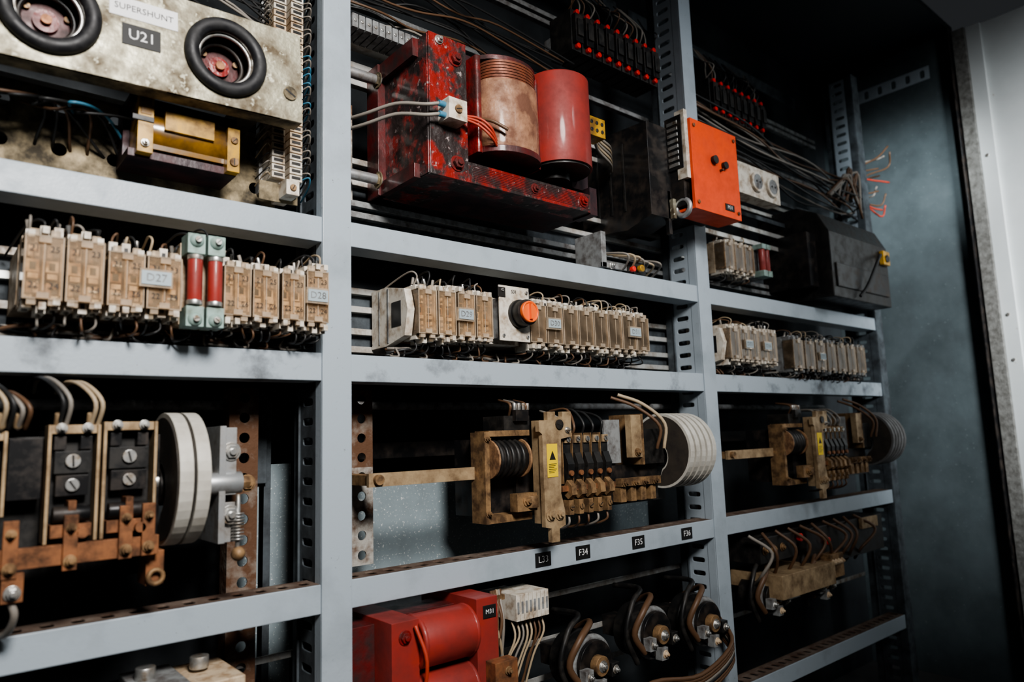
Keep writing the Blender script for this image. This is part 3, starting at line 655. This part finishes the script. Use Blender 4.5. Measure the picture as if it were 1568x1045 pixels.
def rheo(x,z,y=-.01,s=1.):
    b=Bd('cable_connector',.001)
    b.cyl((x,y+.06,z),(x,y,z),.052*s,BLACK,32); b.cyl((x,y,z),(x,y-.014,z),.043*s,BLACKM,32); b.torus((x,y,z),(0,1,0),.046*s,.006*s,GREYP,36,10)
    b.torus((x,y+.03,z),(0,1,0),.053*s,.004,BLACK,36,8)
    b.cyl((x,y-.014,z),(x,y-.03,z),.018*s,BRASS,20); b.hexb((x,y-.03,z),.008*s,STEEL)
    for k in range(3):
        a=math.radians(-20-70*k); px,pz=x+.036*s*math.cos(a),z+.036*s*math.sin(a)
        b.box(px-.010,px+.010,y-.03,y-.012,pz-.012,pz+.012,GREYP if k else BLACK); b.hexb((px,y-.03,pz),.006,CREAM if k%2 else STEEL)
    b.box(x-.02,x+.02,y+.06,.11,z-.02,z+.02,BLACKM)
    b.tube([(x-.04,y-.012,z-.03),(x-.066,y-.01,z+.01),(x-.045,y-.02,z+.055),(x+.0,y-.0,z+.07),(x+.03,y+.04,z+.06),(x+.05,y+.1,z+.03)],.0065,WN)
    b.tube([(x-.05,y+.0,z-.05),(x-.078,y+.0,z+.01),(x-.055,y+.0,z+.068),(x-.01,y+.02,z+.085),(x+.0,y+.10,z+.08)],.0055,BLACK)
    b.done()
rheo(1.0,-.42); rheo(1.18,-.40); rheo(1.355,-.41)
rheo(1.62,-.40,s=.8); rheo(1.85,-.40,s=.8)
b=Bd('cable_loom',0)
for k in range(7):
    z=-.47-k*.006; b.tube([(.86,-.03+rj(.01),z+.01),(.98,-.07+rj(.01),z-.02),(1.10,-.06+rj(.02),z+.005),(1.25,-.07,z-.015),(1.38,-.06,z+.02),(1.42,-.0,z+.06)],.0045,R.choice([WN,WN,WG,WN,WD]))
b.done()
b=Bd('ceramic_resistor',.003); b.box(.225,.285,-.03,.08,-.42,-.285,GREYP); b.box(.285,.35,-.03,.08,-.42,-.29,CREAM); b.box(.24,.27,-.033,-.03,-.40,-.30,WHITE)
for x in (.245,.31): b.cyl((x,.03,-.286),(x,.03,-.27),.012,STEEL,14)
b.box(.22,.36,.08,.11,-.45,-.3,BLACKM); b.done()
b=Bd('ceramic_resistor',.003); b.box(.06,.17,-.03,.08,-.45,-.315,GREYP); b.cyl((.11,.03,-.315),(.11,.03,-.30),.012,STEEL,14); b.done()
# ------------------------------------------------------------------ bay 3 extras
b=Bd('black_motor_unit',.004)
b.prism([(-.07,.37),(-.07,.56),(-.04,.62),(.02,.65),(.15,.65),(.15,.37)],'x',1.98,2.36,BLACK)
b.box(1.93,1.98,-.03,.12,.40,.56,BLACKM); b.box(2.30,2.345,-.085,-.07,.50,.545,YTAPE); b.cyl((2.32,-.085,.52),(2.32,-.09,.52),.012,BLACK,16)
b.box(2.0,2.34,-.075,-.07,.40,.47,BLACKM); b.tube([(2.29,-.08,.53),(2.22,-.1,.50),(2.16,-.09,.42),(2.12,-.08,.38)],.005,WD)
b.done()
b=Bd('power_socket',.003); b.box(1.60,1.80,-.03,.01,.61,.695,WHITE); b.box(1.62,1.78,.01,.1,.64,.66,GREYP)
for x in (1.68,1.755): b.cyl((x,-.03,.652),(x,-.038,.652),.027,WHITE,28); b.cyl((x,-.0385,.652),(x,-.037,.652),.021,GREYP,28); b.cyl((x-.008,-.038,.652),(x-.008,-.040,.652),.003,BLACK,8); b.cyl((x+.008,-.038,.652),(x+.008,-.040,.652),.003,BLACK,8)
b.done()
b=Bd('slotted_bracket',.001)
b.holed((XR-.002,.22,1.24),(0,-1,0),(0,0,1),.05,.05,7,1,.016,.03,FRAME,.003,.5)
b.box(XR-.03,XR-.001,.22,.225,.45,1.35,SIDE)
b.done()
b=Bd('cable_harness',0)
for k in range(18):
    z=.70+k*.008; yy=.03+rj(.03)
    b.tube([(1.48,yy,z+.05),(1.75,yy+rj(.02),z+.03+rj(.02)),(2.05,yy+rj(.03),z+rj(.02)),(2.3,yy+rj(.02),z-.01+rj(.03)),(2.5,.05+rj(.03),z+rj(.04))],.003,R.choice([WG,WD,WD,WN,WD]))
for k in range(11):
    z=.74+k*.022; y=.05+rj(.04)
    b.tube([(2.3,.05,.75),(2.45+rj(.03),y,z*.5+.4+rj(.03)),(2.56+rj(.05),y-.03,z+rj(.03)),(2.60+rj(.05),y-.05,z+.03*R.random())],.003,R.choice([WR,WG,WN,WN]))
for z in (.60,.56,.52,.67): b.box(1.48,2.39,.06,.066,z,z+.012,RAIL if z<.6 else SIDE)
for k in range(8): b.tube([(2.2+rj(.1),.0,.72),(2.28+rj(.05),-.02,.80+rj(.03)),(2.34+rj(.04),.0,.72+rj(.05))],.004,R.choice([WD,WG,WN]))
b.done()
b=Bd('beige_relay_box',.003); b.box(1.60,1.86,-.06,.08,-.40+.0,-.345,BEIGE); b.box(1.86,1.93,-.05,.05,-.39,-.33,BRASS)
for k in range(4): b.hexb((1.87+k*.016,-.05,-.35),.006,CREAM)
b.done()
b=Bd('indicator_relay',.001)
b.box(1.58,1.75,-.02,.09,-.32,-.26,BLACK); b.box(1.80,2.25,-.02,.1,-.36,-.26,BLACK)
for x,z in ((1.76,-.275),(1.9,-.30)): b.cyl((x,-.02,z),(x,-.03,z),.01,REDLED,14)
for k in range(10): b.tube([(1.55+k*.06,-.01,-.25),(1.57+k*.06+rj(.03),-.05,-.29),(1.56+k*.06+rj(.04),-.03,-.34),(1.6+k*.06,.02,-.38)],.004,R.choice([WN,WN,WD,WG]))
for x in (1.6,1.64,1.68): b.hexb((x,-.02,-.29),.008,BRASS)
b.box(2.1,2.2,-.03,-.02,-.29,-.26,BEIGE)
b.done()
# ------------------------------------------------------------------ lights
def spot(name,loc,tgt,size,power,col,ang,blend=1.):
    l=bpy.data.lights.new(name,'SPOT'); l.shadow_soft_size=size; l.energy=power; l.color=col; l.spot_size=math.radians(ang); l.spot_blend=blend
    o=bpy.data.objects.new(name,l); o.location=V(loc)+V((0,0,H)); bpy.context.collection.objects.link(o)
    d=V(tgt)-V(loc); o.rotation_euler=d.to_track_quat('-Z','Y').to_euler(); return o
spot('key_lamp',(.15,-1.5,1.0),(.48,0,.10),.22,200,(1,.97,.94),82)
spot('upper_fill',(1.35,-1.6,1.25),(1.52,.0,.52),.2,72,(.97,.985,1),48)  # unseen spot added to brighten the upper rows on the right
spot('wall_patch_fill',(1.55,-1.1,1.15),(2.75,.04,.84),.08,170,(.90,.97,1),22)  # unseen narrow spot added to make the bright patch on the right wall
spot('door_fill',(1.3,-2.6,1.2),(2.76,-.66,.45),.3,800,(.96,.985,1),38)  # unseen spot added to brighten the open door
w=bpy.data.worlds.new('world'); bpy.context.scene.world=w; w.use_nodes=True
w.node_tree.nodes['Background'].inputs[0].default_value=(.58,.62,.67,1); w.node_tree.nodes['Background'].inputs[1].default_value=.04
bpy.context.scene.view_settings.look='AgX - Medium High Contrast'
# ------------------------------------------------------------------ camera
cd=bpy.data.cameras.new('camera'); cam=bpy.data.objects.new('camera',cd); bpy.context.collection.objects.link(cam)
f=V((.6381,.7580,.1351)).normalized(); r=V((.7675,-.6402,-.0332)); r=(r-f*r.dot(f)).normalized(); u=r.cross(f)
M=Matrix((( r.x,u.x,-f.x,0),(r.y,u.y,-f.y,-1),(r.z,u.z,-f.z,H),(0,0,0,1)))
cam.matrix_world=M; cd.sensor_width=36; cd.lens=25.1; cd.clip_start=.02
cd.dof.use_dof=True; cd.dof.focus_distance=1.3; cd.dof.aperture_fstop=3.2
bpy.context.scene.camera=cam
